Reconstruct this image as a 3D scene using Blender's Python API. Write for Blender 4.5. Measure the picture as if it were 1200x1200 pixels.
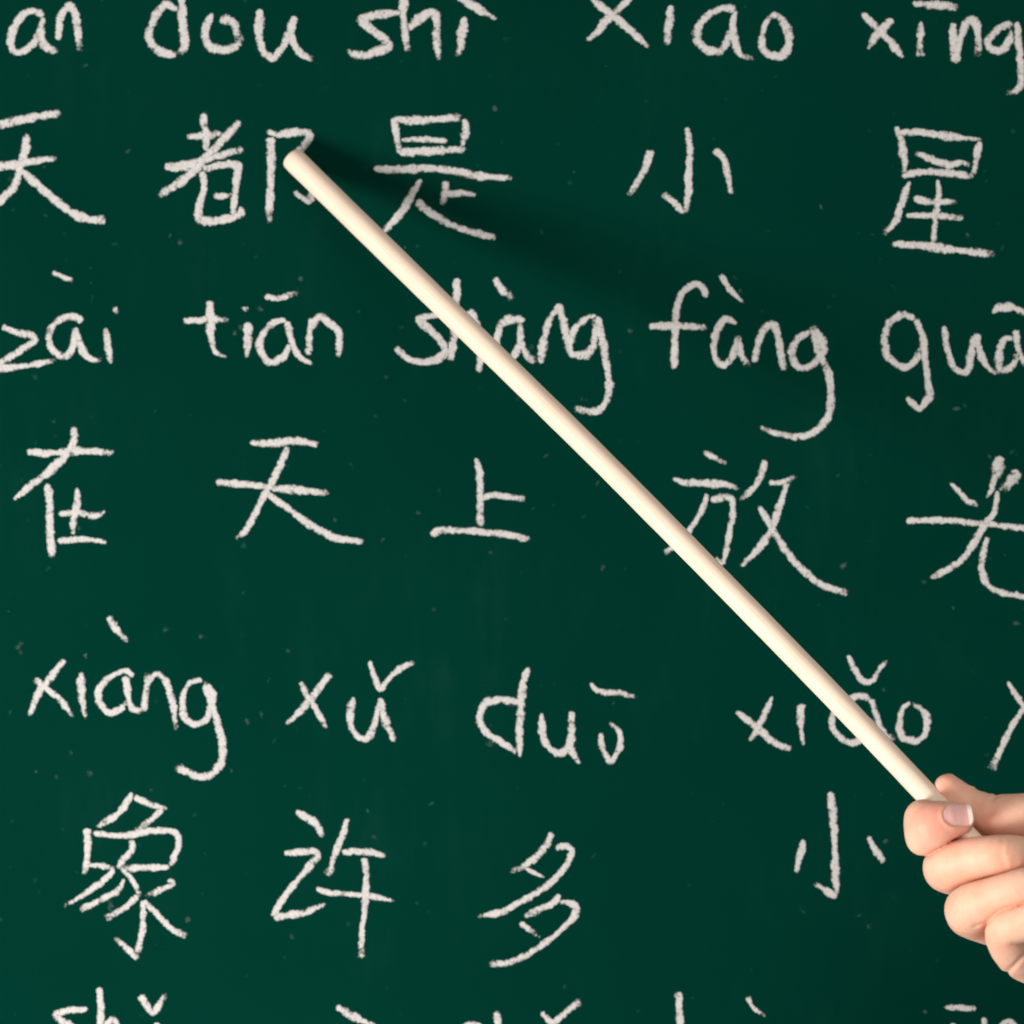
import bpy, math, random
import numpy as np

for o in list(bpy.data.objects):
    bpy.data.objects.remove(o, do_unlink=True)
scene = bpy.context.scene
col = scene.collection
random.seed(7)
rng = np.random.default_rng(7)

# ------------------------------------------------------------------ camera, light, exposure
S = 3200.0            # board units ("px") per metre: 1200 of them = 375 mm of blackboard
DP = 6400.0           # camera distance from the board in the same units (2 m)
ZC = 1.45             # height of the picture centre above the floor, metres


def P(px, py, h=0.0):
    """a point h units in front of the board, seen where (px, py) lies on the board plane"""
    f = 1.0 - h / DP
    return ((px - 600.0) * f / S, -h / S, ZC + (600.0 - py) * f / S)


cam_d = bpy.data.cameras.new('camera')
cam = bpy.data.objects.new('camera', cam_d)
col.objects.link(cam)
cam.location = (0, -DP / S, ZC)
cam.rotation_euler = (math.radians(90), 0, 0)
cam_d.sensor_width = 36
cam_d.lens = 36 * (DP / S) / (1200 / S)
cam_d.clip_start = 0.05
cam_d.clip_end = 50
cam_d.dof.use_dof = True
cam_d.dof.focus_distance = DP / S - 0.095
cam_d.dof.aperture_fstop = 11
scene.camera = cam

world = bpy.data.worlds.new('World')
scene.world = world
world.use_nodes = True
world.node_tree.nodes['Background'].inputs['Color'].default_value = (1.0, 0.97, 0.93, 1)
world.node_tree.nodes['Background'].inputs['Strength'].default_value = 0.20


def area(name, loc, target, size, power, color):
    d = bpy.data.lights.new(name, 'AREA')
    d.shape = 'DISK'
    d.size = size
    d.energy = power
    d.color = color
    o = bpy.data.objects.new(name, d)
    col.objects.link(o)
    o.location = loc
    import mathutils
    v = mathutils.Vector(target) - mathutils.Vector(loc)
    o.rotation_euler = v.to_track_quat('-Z', 'Y').to_euler()
    return o


LR = 1.1
LDIR = np.array([-0.85 * 1.05, -1.0, -0.53 * 1.05])
LDIR = LDIR / np.linalg.norm(LDIR)
area('softbox_key', (LDIR[0] * LR, LDIR[1] * LR, ZC + LDIR[2] * LR), (0.05, 0, ZC), 0.34, 16.0, (1.0, 0.955, 0.91))
area('front_fill', (0.55, -1.9, ZC + 0.75), (0.1, 0, ZC), 1.6, 20, (1.0, 0.95, 0.89))  # unseen fill lamp, added to brighten the hand and nails from the front

scene.view_settings.view_transform = 'Standard'
scene.view_settings.look = 'None'
scene.view_settings.exposure = 0.0
scene.view_settings.gamma = 1.0
scene.view_settings.use_curve_mapping = False

# ------------------------------------------------------------------ materials


def new_mat(name):
    m = bpy.data.materials.new(name)
    m.use_nodes = True
    nt = m.node_tree
    return m, nt, nt.nodes['Principled BSDF'], nt.nodes['Material Output']


def node(nt, kind, **kw):
    n = nt.nodes.new(kind)
    for k, v in kw.items():
        setattr(n, k, v)
    return n


def noise(nt, vec, scale, detail=3.0, rough=0.55):
    n = node(nt, 'ShaderNodeTexNoise')
    n.inputs['Scale'].default_value = scale
    n.inputs['Detail'].default_value = detail
    n.inputs['Roughness'].default_value = rough
    nt.links.new(vec, n.inputs['Vector'])
    return n


def ramp(nt, fac, stops):
    r = node(nt, 'ShaderNodeValToRGB')
    e = r.color_ramp.elements
    while len(e) < len(stops):
        e.new(0.5)
    for el, (p, c) in zip(e, stops):
        el.position = p
        el.color = (c[0], c[1], c[2], 1)
    nt.links.new(fac, r.inputs['Fac'])
    return r


def math_n(nt, op, a, b=None, clamp=False):
    n = node(nt, 'ShaderNodeMath', operation=op)
    n.use_clamp = clamp
    for i, v in enumerate((a, b)):
        if v is None:
            continue
        if isinstance(v, (int, float)):
            n.inputs[i].default_value = v
        else:
            nt.links.new(v, n.inputs[i])
    return n.outputs[0]


def board_material():
    m, nt, b, out = new_mat('green_board_paint')
    tc = node(nt, 'ShaderNodeTexCoord').outputs['Object']
    mp = node(nt, 'ShaderNodeMapping')
    mp.inputs['Scale'].default_value = (1.0, 1.0, 0.30)
    nt.links.new(tc, mp.inputs['Vector'])
    base = noise(nt, tc, 7.0, 4)
    r = ramp(nt, base.outputs['Fac'], [(0.3, (0.0003, 0.0255, 0.0168)), (0.7, (0.0005, 0.0295, 0.0197))])
    # dusty residue of wiped chalk: vertical wipe streaks and cloudy patches
    st = noise(nt, mp.outputs['Vector'], 75.0, 5, 0.65)
    cl = noise(nt, tc, 13.0, 3)
    st_r = ramp(nt, st.outputs['Fac'], [(0.50, (0, 0, 0)), (0.80, (1, 1, 1))])
    cl_r = ramp(nt, cl.outputs['Fac'], [(0.45, (0, 0, 0)), (0.75, (1, 1, 1))])
    f = math_n(nt, 'MULTIPLY', st_r.outputs['Color'], cl_r.outputs['Color'])
    f = math_n(nt, 'MULTIPLY', f, 0.11)
    # the odd pinhead of dust
    sp = noise(nt, tc, 210.0, 2, 0.5)
    sp_r = ramp(nt, sp.outputs['Fac'], [(0.70, (0, 0, 0)), (0.80, (1, 1, 1))])
    f2 = math_n(nt, 'MULTIPLY', sp_r.outputs['Color'], 0.35)
    f = math_n(nt, 'ADD', f, f2, True)
    mix = node(nt, 'ShaderNodeMixRGB')
    nt.links.new(f, mix.inputs['Fac'])
    nt.links.new(r.outputs['Color'], mix.inputs['Color1'])
    mix.inputs['Color2'].default_value = (0.03, 0.10, 0.075, 1)
    nt.links.new(mix.outputs['Color'], b.inputs['Base Color'])
    b.inputs['Roughness'].default_value = 0.75
    b.inputs['Specular IOR Level'].default_value = 0.0
    fine = noise(nt, tc, 1500.0, 2)
    bp = node(nt, 'ShaderNodeBump')
    bp.inputs['Strength'].default_value = 0.12
    bp.inputs['Distance'].default_value = 0.0003
    nt.links.new(fine.outputs['Fac'], bp.inputs['Height'])
    nt.links.new(bp.outputs['Normal'], b.inputs['Normal'])
    return m


def chalk_material(name, cover=1.0, tint=(0.56, 0.545, 0.53)):
    """chalk dust caught on the board's tooth: grains with board showing between them"""
    m, nt, b, out = new_mat(name)
    tc = node(nt, 'ShaderNodeNewGeometry').outputs['Position']
    at = node(nt, 'ShaderNodeAttribute', attribute_name='chalk').outputs['Fac']
    g1 = noise(nt, tc, 900.0, 3, 0.6)
    g2 = noise(nt, tc, 380.0, 2, 0.5)
    g3 = noise(nt, tc, 2600.0, 1, 0.5)
    n = math_n(nt, 'ADD', math_n(nt, 'MULTIPLY', g1.outputs['Fac'], 0.62), math_n(nt, 'MULTIPLY', g2.outputs['Fac'], 0.5))
    n = math_n(nt, 'ADD', n, math_n(nt, 'MULTIPLY', g3.outputs['Fac'], 0.18))
    n = math_n(nt, 'SUBTRACT', n, 0.65)                      # about -0.3 .. 0.3
    c = math_n(nt, 'ADD', at, math_n(nt, 'MULTIPLY', n, 2.8))
    mr = node(nt, 'ShaderNodeMapRange', interpolation_type='SMOOTHSTEP')
    nt.links.new(c, mr.inputs['Value'])
    mr.inputs['From Min'].default_value = 0.06
    mr.inputs['From Max'].default_value = 0.80
    mr.inputs['To Max'].default_value = cover
    g4 = noise(nt, tc, 1300.0, 2, 0.6)
    cr = ramp(nt, g4.outputs['Fac'], [(0.30, tuple(0.74 * t for t in tint)), (0.60, tint)])
    nt.links.new(cr.outputs['Color'], b.inputs['Base Color'])
    b.inputs['Roughness'].default_value = 1.0
    b.inputs['Specular IOR Level'].default_value = 0.0
    bp = node(nt, 'ShaderNodeBump')
    bp.inputs['Strength'].default_value = 0.35
    bp.inputs['Distance'].default_value = 0.0004
    nt.links.new(g1.outputs['Fac'], bp.inputs['Height'])
    nt.links.new(bp.outputs['Normal'], b.inputs['Normal'])
    nt.links.new(mr.outputs['Result'], b.inputs['Alpha'])
    return m


def wood_material():
    m, nt, b, out = new_mat('pale_wood')
    tc = node(nt, 'ShaderNodeTexCoord').outputs['UV']
    mp = node(nt, 'ShaderNodeMapping')
    mp.inputs['Scale'].default_value = (5.0, 26.0, 1.0)
    nt.links.new(tc, mp.inputs['Vector'])
    g = noise(nt, mp.outputs['Vector'], 3.0, 5, 0.6)
    r = ramp(nt, g.outputs['Fac'], [(0.28, (0.74, 0.55, 0.41)), (0.50, (0.83, 0.665, 0.53)), (0.75, (0.86, 0.71, 0.59))])
    mp2 = node(nt, 'ShaderNodeMapping')
    mp2.inputs['Scale'].default_value = (60.0, 40.0, 1.0)
    nt.links.new(tc, mp2.inputs['Vector'])
    k = noise(nt, mp2.outputs['Vector'], 1.6, 2)
    kr = ramp(nt, k.outputs['Fac'], [(0.68, (0, 0, 0)), (0.80, (1, 1, 1))])
    mix = node(nt, 'ShaderNodeMixRGB')
    nt.links.new(math_n(nt, 'MULTIPLY', kr.outputs['Color'], 0.5), mix.inputs['Fac'])
    nt.links.new(r.outputs['Color'], mix.inputs['Color1'])
    mix.inputs['Color2'].default_value = (0.55, 0.37, 0.23, 1)
    nt.links.new(mix.outputs['Color'], b.inputs['Base Color'])
    b.inputs['Roughness'].default_value = 0.55
    b.inputs['Specular IOR Level'].default_value = 0.3
    bp = node(nt, 'ShaderNodeBump')
    bp.inputs['Strength'].default_value = 0.15
    bp.inputs['Distance'].default_value = 0.0003
    nt.links.new(g.outputs['Fac'], bp.inputs['Height'])
    nt.links.new(bp.outputs['Normal'], b.inputs['Normal'])
    return m


def skin_material():
    m, nt, b, out = new_mat('skin')
    tc = node(nt, 'ShaderNodeTexCoord').outputs['Object']
    red = node(nt, 'ShaderNodeAttribute', attribute_name='blush').outputs['Fac']
    n1 = noise(nt, tc, 110.0, 5)
    r = ramp(nt, n1.outputs['Fac'], [(0.32, (0.80, 0.445, 0.305)), (0.7, (0.865, 0.525, 0.39))])
    mix = node(nt, 'ShaderNodeMixRGB')
    nt.links.new(red, mix.inputs['Fac'])
    nt.links.new(r.outputs['Color'], mix.inputs['Color1'])
    mix.inputs['Color2'].default_value = (0.82, 0.32, 0.235, 1)
    nt.links.new(mix.outputs['Color'], b.inputs['Base Color'])
    b.inputs['Roughness'].default_value = 0.5
    b.inputs['Specular IOR Level'].default_value = 0.3
    b.inputs['Subsurface Weight'].default_value = 0.5
    b.inputs['Subsurface Radius'].default_value = (1.0, 0.35, 0.18)
    b.inputs['Subsurface Scale'].default_value = 0.0032
    v = node(nt, 'ShaderNodeTexVoronoi', feature='DISTANCE_TO_EDGE')
    v.inputs['Scale'].default_value = 1500.0
    nt.links.new(tc, v.inputs['Vector'])
    n2 = noise(nt, tc, 500.0, 4, 0.6)
    hgt = math_n(nt, 'ADD', math_n(nt, 'MULTIPLY', v.outputs['Distance'], 0.6), n2.outputs['Fac'])
    bp = node(nt, 'ShaderNodeBump')
    bp.inputs['Strength'].default_value = 0.42
    bp.inputs['Distance'].default_value = 0.0004
    nt.links.new(hgt, bp.inputs['Height'])
    nt.links.new(bp.outputs['Normal'], b.inputs['Normal'])
    return m


def nail_material(name, c):
    m, nt, b, out = new_mat(name)
    tc = node(nt, 'ShaderNodeTexCoord').outputs['Object']
    n1 = noise(nt, tc, 250.0, 2)
    r = ramp(nt, n1.outputs['Fac'], [(0.3, tuple(0.93 * x for x in c)), (0.7, c)])
    nt.links.new(r.outputs['Color'], b.inputs['Base Color'])
    b.inputs['Roughness'].default_value = 0.32
    b.inputs['Specular IOR Level'].default_value = 0.25
    b.inputs['Subsurface Weight'].default_value = 0.2
    b.inputs['Subsurface Radius'].default_value = (1.0, 0.5, 0.4)
    b.inputs['Subsurface Scale'].default_value = 0.001
    return m


M_BOARD = board_material()
M_CHALK = chalk_material('white_chalk')
M_DUST = chalk_material('chalk_dust', 0.095, (0.46, 0.56, 0.52))
M_WOOD = wood_material()
M_SKIN = skin_material()
M_NAIL = nail_material('nail_pink', (0.97, 0.53, 0.48))
M_NAILTIP = nail_material('nail_white', (0.86, 0.71, 0.64))


def mesh_obj(name, verts, faces, mat, parent=None, smooth=False):
    me = bpy.data.meshes.new(name)
    me.from_pydata([tuple(map(float, v)) for v in verts], [], [tuple(map(int, f)) for f in faces])
    me.update()
    if mat:
        me.materials.append(mat)
    if smooth:
        me.polygons.foreach_set('use_smooth', [True] * len(me.polygons))
    o = bpy.data.objects.new(name, me)
    col.objects.link(o)
    if parent:
        o.parent = parent
    return o


# ------------------------------------------------------------------ blackboard
def build_board():
    # a slab larger than the view, front face at y = 0, slightly rounded edges
    w, h, t, r = 0.46, 0.40, 0.016, 0.003
    prof = [(w, h, 0.016), (w, h, r), (w - r * 0.3, h - r * 0.3, r * 0.3), (w - r, h - r, 0.0)]
    V, F = [], []
    for a, b, y in prof:
        for sx, sz in ((-1, -1), (1, -1), (1, 1), (-1, 1)):
            V.append((sx * a, y, sz * b))
    for k in range(len(prof) - 1):
        for i in range(4):
            j = (i + 1) % 4
            F.append((k * 4 + i, k * 4 + j, k * 4 + 4 + j, k * 4 + 4 + i))
    F.append((3, 2, 1, 0))
    L = (len(prof) - 1) * 4
    F.append((L, L + 1, L + 2, L + 3))
    o = mesh_obj('blackboard', V, F, M_BOARD)
    o.location = (0, 0, ZC)
    o['label'] = 'dark green blackboard covered in rows of handwritten white chalk pinyin and characters'
    o['category'] = 'blackboard'
    return o


board = build_board()
bpy.context.view_layer.update()

# ------------------------------------------------------------------ chalk writing


def catmull(pts, step=1.4):
    pts = np.array(pts, float)
    if len(pts) == 2:
        n = max(2, int(np.linalg.norm(pts[1] - pts[0]) / step))
        t = np.linspace(0, 1, n + 1)[:, None]
        return pts[0] * (1 - t) + pts[1] * t
    ext = np.vstack([2 * pts[0] - pts[1], pts, 2 * pts[-1] - pts[-2]])
    out = []
    for i in range(1, len(ext) - 2):
        p0, p1, p2, p3 = ext[i - 1], ext[i], ext[i + 1], ext[i + 2]
        n = max(2, int(np.linalg.norm(p2 - p1) / step))
        # centripetal-like tension keeps sharp turns sharp
        for k in range(n):
            t = k / n
            m1 = 0.42 * (p2 - p0)
            m2 = 0.42 * (p3 - p1)
            lim = np.linalg.norm(p2 - p1) * 1.1
            for mm in (m1, m2):
                l = np.linalg.norm(mm)
                if l > lim:
                    mm *= lim / l
            h00 = 2 * t**3 - 3 * t**2 + 1
            h10 = t**3 - 2 * t**2 + t
            h01 = -2 * t**3 + 3 * t**2
            h11 = t**3 - t**2
            out.append(h00 * p1 + h10 * m1 + h01 * p2 + h11 * m2)
    out.append(ext[-2])
    return np.array(out)


def smooth_noise(n, period):
    m = max(2, int(n / period) + 3)
    k = rng.normal(0, 1, m)
    x = np.linspace(0, m - 1.001, n)
    i = x.astype(int)
    f = x - i
    f = f * f * (3 - 2 * f)
    return k[i] * (1 - f) + k[np.minimum(i + 1, m - 1)] * f


LAYER = [0]


def ribbon(pts, width, press=1.0):
    """one chalk stroke: a thin low ridge of dust with uneven edges; returns verts, faces, chalk amount"""
    c = catmull(pts)
    n = len(c)
    d = np.gradient(c, axis=0)
    # smooth the tangents so that corners do not fold the ribbon
    for _ in range(2):
        d = (np.vstack([d[:1], d[:-1]]) + d + np.vstack([d[1:], d[-1:]])) / 3
    d /= np.maximum(np.linalg.norm(d, axis=1), 1e-6)[:, None]
    nor = np.stack([-d[:, 1], d[:, 0]], 1)
    s = np.concatenate([[0], np.cumsum(np.linalg.norm(np.diff(c, axis=0), axis=1))])
    Ltot = s[-1]
    r = width * 0.575
    cap = lambda t: np.sqrt(np.clip(1 - (1 - np.clip(t / (r * 0.9), 0, 1))**2, 0.0, 1))
    w = r * (0.22 + 0.78 * np.minimum(cap(s), cap(Ltot - s)))
    # pressure: most strokes start or end lighter and thinner than their middle
    a0, a1 = rng.uniform(0.55, 1.05), rng.uniform(0.45, 1.0)
    tl0, tl1 = rng.uniform(8, 22), rng.uniform(12, 30)
    thin = np.clip(a0 + (1 - a0) * np.clip(s / tl0, 0, 1), 0, 1.05) * np.clip(a1 + (1 - a1) * np.clip((Ltot - s) / tl1, 0, 1), 0, 1.05)
    if Ltot < 16:
        thin = 0.5 + 0.5 * thin
    w *= thin * np.clip(1 + 0.10 * smooth_noise(n, 18) + 0.07 * smooth_noise(n, 7), 0.72, 1.3)
    wl = w * (1 + 0.10 * smooth_noise(n, 4))
    wr = w * (1 + 0.10 * smooth_noise(n, 4))
    p = press * np.clip(1 + 0.10 * smooth_noise(n, 12), 0.7, 1.15) * (0.82 + 0.18 * thin)
    f0, f1 = rng.uniform(0.80, 1.0), rng.uniform(0.55, 0.95)
    fade = np.minimum(np.clip(f0 + s / 14, 0, 1), np.clip(f1 - 0.32 + (Ltot - s) / 24, 0, 1))
    endf = np.minimum(np.clip(0.15 + s / 3.0, 0, 1), np.clip(0.15 + (Ltot - s) / 3.0, 0, 1))
    prof = [(-1, 0.0), (-0.74, 0.52), (-0.38, 0.84), (0.0, 0.93), (0.38, 0.84), (0.74, 0.52), (1, 0.0)]
    LAYER[0] += 1
    h0 = 0.16 + 0.012 * (LAYER[0] % 24)
    V, A, F = [], [], []
    for i in range(n):
        for v, a in prof:
            q = c[i] + nor[i] * (v * (wl[i] if v < 0 else wr[i]))
            V.append((q[0], q[1], h0 + 0.25 * (1 - v * v)))
            A.append(a * p[i] * fade[i] * endf[i])
    k = len(prof)
    for i in range(n - 1):
        for j in range(k - 1):
            a = i * k + j
            F.append((a, a + k, a + k + 1, a + 1))
    return V, F, A


def chalk_mesh(name, strokes, parent, mat=None):
    """strokes: list of (width, points in board units, pressure)"""
    V, F, A = [], [], []
    for w, pts, pr in strokes:
        v, f, a = ribbon(pts, w, pr)
        b = len(V)
        V += v
        A += a
        F += [tuple(i + b for i in q) for q in f]
    # local origin on the board at the mesh's centre
    arr = np.array(V)
    cx, cy = arr[:, 0].mean(), arr[:, 1].mean()
    W = [((x - cx) / S, -h / S, -(y - cy) / S) for x, y, h in V]
    o = mesh_obj(name, W, F, mat or M_CHALK, None, True)
    at = o.data.attributes.new('chalk', 'FLOAT', 'POINT')
    at.data.foreach_set('value', np.array(A, dtype=np.float32))
    o.location = ((cx - 600) / S, 0, (600 - cy) / S)
    if parent:
        o.parent = parent
    return o


def group_part(name, label):
    e = bpy.data.objects.new(name, None)
    e.empty_display_size = 0.01
    col.objects.link(e)
    e.parent = board
    e['label'] = label
    return e


def write(kind, label, org, scale, width, pieces):
    """pieces: list of (piece name, [stroke, ...]); a stroke is a point list or (point list, width factor[, pressure])"""
    g = group_part(kind, label)
    ox, oy = org
    for nm, strokes in pieces:
        out = []
        for st in strokes:
            wf, pr = 1.0, 1.0
            pts = st
            if isinstance(st, tuple):
                pts = st[0]
                wf = st[1]
                if len(st) > 2:
                    pr = st[2]
            out.append((width * wf, [(ox + x / scale, oy + y / scale) for x, y in pts], pr))
        chalk_mesh(nm, out, g)
    return g


def syllable(label, org, scale, width, letters):
    write('chalk_syllable', label, org, scale, width,
          [('tone_mark' if k == "'" else 'dot' if k == '.' else 'letter', s) for k, s in letters])


def character(label, org, scale, width, strokes):
    write('chalk_character', label, org, scale, width, [('stroke', [s]) for s in strokes])


# --- first row: syllables
syllable('chalk letters an before the syllable dou', (0, 0), 4, 9.5, [
    ('a', [[(205, 78), (150, 50), (105, 72), (62, 140), (48, 200), (70, 243), (112, 238), (160, 200), (188, 150)],
           [(205, 78), (190, 150), (200, 200), (230, 230), (272, 240)]]),
    ('n', [[(275, 190), (277, 130), (287, 70), (322, 28), (352, 65), (365, 130), (368, 190), (378, 243)]])])
syllable('chalk syllable dou above the character 都', (0, 0), 4, 10, [
    ('d', [[(832, 48), (795, 26), (765, 22), (722, 90), (697, 165), (720, 218), (770, 248), (830, 260)],
           [(852, -110), (852, -20), (855, 80), (862, 150), (864, 220), (832, 260)]]),
    ('o', [[(1000, 60), (966, 125), (965, 180), (990, 225), (1050, 234), (1105, 218), (1140, 192)],
           ([(1030, 105), (1070, 92), (1098, 112), (1112, 160), (1132, 200)], 1.15, 0.8)]),
    ('u', [[(1220, 40), (1215, 110), (1215, 190), (1240, 248), (1285, 270), (1330, 210), (1355, 160), (1385, 80)],
           [(1385, 75), (1366, 130), (1375, 200), (1410, 253), (1472, 280)]])])
syllable('chalk syllable shi above the character 是', (300, 0), 4, 9.5, [
    ('s', [[(680, 58), (600, 65), (535, 75), (488, 92), (540, 140), (605, 188), (618, 225), (560, 243), (500, 262), (425, 240)]]),
    ('h', [[(688, -110), (690, -40), (690, 50), (697, 140), (710, 245)],
           [(715, 140), (760, 92), (828, 58), (850, 100), (846, 180), (857, 283)]]),
    ('i', [([(980, 78), (970, 130), (962, 200), (946, 272)], 1.1)]),
    ("'", [[(945, -20), (1010, 20), (1080, 65), (1130, 92)]])])
syllable('chalk syllable xiao above the character 小 between 是 and 星', (600, 0), 4, 8.8, [
    ('x', [[(345, -45), (400, 15), (470, 70), (540, 130), (600, 185), (645, 225)],
           [(560, -25), (510, 35), (440, 100), (390, 160), (345, 190)]]),
    ('i', [([(745, 20), (738, 90), (730, 150), (728, 215)], 1.1)]),
    ('a', [[(1050, 45), (990, 40), (920, 70), (872, 130), (870, 190), (920, 235), (980, 240), (1010, 190), (1025, 140)],
           [(1050, 50), (1035, 110), (1045, 190), (1070, 255), (1135, 275)]]),
    ('o', [[(1215, 62), (1262, 90), (1295, 150), (1295, 220), (1260, 262), (1210, 258), (1176, 225), (1172, 180), (1185, 120), (1215, 66)]])])
syllable('chalk syllable xing above the character 星', (900, 0), 4, 8.8, [
    ('x', [[(440, 60), (510, 130), (570, 190), (635, 275)], [(585, 90), (530, 140), (490, 190), (460, 240)]]),
    ('i', [[(718, 100), (712, 180), (715, 270)]]),
    ("'", [[(675, 15), (750, 20), (830, 25), (895, 40)]]),
    ('n', [[(868, 105), (870, 190), (880, 275), (905, 170), (940, 98), (975, 112), (985, 190), (985, 270)]]),
    ('g', [[(1150, 110), (1090, 130), (1030, 190), (1045, 230), (1090, 240), (1130, 190), (1150, 122)],
           [(1165, 100), (1175, 200), (1187, 320), (1190, 390), (1160, 425), (1115, 440)]])])

# --- second row: characters
character('chalk character 天 beside the character 都', (0, 0), 4, 9.8, [
    [(-90, 605), (0, 583), (150, 550), (285, 530)],
    [(-70, 795), (0, 780), (90, 770), (180, 752), (270, 740)],
    [(125, 625), (118, 700), (95, 780), (75, 860), (40, 905), (0, 940), (-50, 980)],
    [(100, 800), (170, 860), (260, 940), (340, 1000), (410, 1025), (495, 1035)]])
character('chalk character 都 where the wooden pointer tip rests', (0, 0), 4, 8.8, [
    [(870, 640), (960, 635), (1045, 628)],
    [(948, 530), (965, 620), (966, 710)],
    ([(1125, 565), (1080, 620), (1000, 700), (930, 780), (850, 850), (740, 920)], 1.05),
    [(770, 780), (860, 780), (970, 745), (1142, 697)],
    [(950, 800), (957, 880), (932, 970), (932, 1030), (965, 1042)],
    [(945, 800), (1020, 775), (1112, 775), (1106, 860), (1098, 950), (1086, 1042)],
    [(1000, 910), (1035, 922), (1105, 905)],
    ([(935, 1036), (1020, 1035), (1090, 1018), (1150, 985)], 1.1),
    ([(1270, 640), (1270, 760), (1268, 900), (1262, 960), (1264, 1050)], 1.15),
    [(1245, 612), (1300, 630), (1380, 620), (1465, 614)],
    [(1460, 618), (1430, 680), (1395, 715), (1370, 760), (1440, 800), (1480, 870), (1450, 940)],
    ([(1375, 897), (1415, 925), (1447, 945), (1475, 925)], 0.9)])
character('chalk character 是 crossed by the pointer shadow', (300, 0), 4, 8.8, [
    [(640, 557), (720, 565), (840, 560), (970, 550)],
    [(645, 550), (660, 640), (675, 720)],
    [(970, 555), (985, 610), (965, 690)],
    ([(680, 655), (780, 655), (897, 660)], 0.8),
    ([(670, 715), (780, 710), (880, 705), (990, 695)], 1.05),
    ([(548, 790), (680, 795), (800, 790), (920, 800), (1050, 825), (1205, 835)], 0.95),
    [(775, 840), (720, 930), (670, 1010), (590, 1095)],
    [(890, 845), (885, 910), (870, 970)],
    [(890, 912), (960, 905), (1035, 912)],
    [(750, 940), (820, 1000), (920, 1055), (1020, 1090), (1130, 1115)]])
character('chalk character 小 between the characters 是 and 星', (600, 0), 4, 8.6, [
    [(650, 700), (625, 790), (590, 850), (545, 920)],
    [(820, 595), (835, 700), (828, 820), (825, 920), (805, 1000)],
    [(805, 1000), (760, 950), (705, 910)],
    [(945, 700), (990, 740), (1010, 820), (1030, 910)]])
character('chalk character 星 below the syllable xing', (900, 0), 4, 8.4, [
    [(598, 590), (625, 660), (640, 750), (640, 830)],
    [(610, 622), (720, 620), (850, 640), (1000, 655)],
    [(995, 660), (977, 740), (965, 820)],
    ([(690, 715), (760, 745), (840, 770), (910, 762), (950, 780)], 1.05),
    [(625, 825), (740, 805), (860, 815), (965, 825)],
    [(665, 850), (635, 930), (600, 1030), (540, 1105)],
    ([(795, 840), (800, 920), (785, 1030), (775, 1140)], 0.9),
    ([(680, 930), (760, 945), (890, 945)], 0.9),
    ([(645, 1010), (760, 1010), (920, 1020)], 0.9),
    [(580, 1145), (720, 1150), (860, 1170), (1065, 1192)]])

# --- third row: syllables
syllable('chalk syllable zai above the character 在', (0, 290), 4, 8.4, [
    ('z', [[(8, 370), (80, 400), (150, 412), (162, 440), (80, 490), (10, 535), (-30, 562), (50, 562), (150, 550), (265, 530)]]),
    ('a', [[(390, 347), (340, 325), (270, 345), (230, 400), (235, 460), (270, 500), (320, 505), (348, 440), (355, 370)],
           [(355, 372), (375, 460), (405, 510), (450, 528), (488, 508)]]),
    ('i', [[(495, 375), (505, 450), (520, 545)]]),
    ('.', [([(538, 275), (550, 312)], 0.85)]),
    ("'", [([(240, 115), (290, 135), (345, 158)], 0.85)])])
syllable('chalk syllable tian above the character 天 between 在 and 上', (200, 290), 4, 8.6, [
    ('t', [[(182, 250), (185, 330), (190, 420), (210, 490), (265, 515)], [(55, 345), (130, 340), (200, 335), (275, 340)]]),
    ('i', [([(365, 350), (362, 440), (355, 522)], 1.1)]),
    ('.', [([(332, 286), (368, 290)], 0.9, 0.85)]),
    ("'", [[(440, 228), (500, 238), (600, 210)]]),
    ('a', [[(545, 340), (490, 350), (435, 400), (415, 460), (435, 510), (470, 540), (530, 510), (560, 450)],
           [(545, 345), (565, 430), (600, 510), (665, 545)]]),
    ('n', [[(660, 330), (652, 400), (645, 505)], [(650, 390), (700, 325), (750, 362), (790, 400), (786, 515)]])])
syllable('chalk syllable shang partly covered by the wooden pointer', (450, 290), 4, 8.6, [
    ('s', [([(262, 315), (162, 335), (210, 380), (275, 450), (280, 500), (230, 530), (160, 535), (100, 515), (55, 465)], 0.95)]),
    ('h', [[(340, 140), (340, 220), (330, 340), (325, 430), (312, 535)],
           [(325, 430), (370, 350), (405, 310), (428, 345), (445, 430), (455, 520), (438, 588)]]),
    ("'", [[(515, 140), (550, 195), (610, 240)]]),
    ('a', [[(662, 342), (610, 335), (560, 350), (530, 420), (540, 500), (590, 535), (635, 450), (640, 345)],
           [(640, 440), (680, 520), (720, 520)]]),
    ('n', [[(735, 545), (745, 460), (765, 370), (800, 300), (825, 275), (835, 330), (855, 420), (875, 510)]]),
    ('g', [[(1000, 320), (950, 330), (890, 390), (870, 450), (880, 500), (950, 500), (985, 440), (995, 330)],
           [(1000, 320), (1020, 420), (1045, 560), (1055, 650), (1040, 730), (990, 770), (890, 755)]])])
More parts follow.
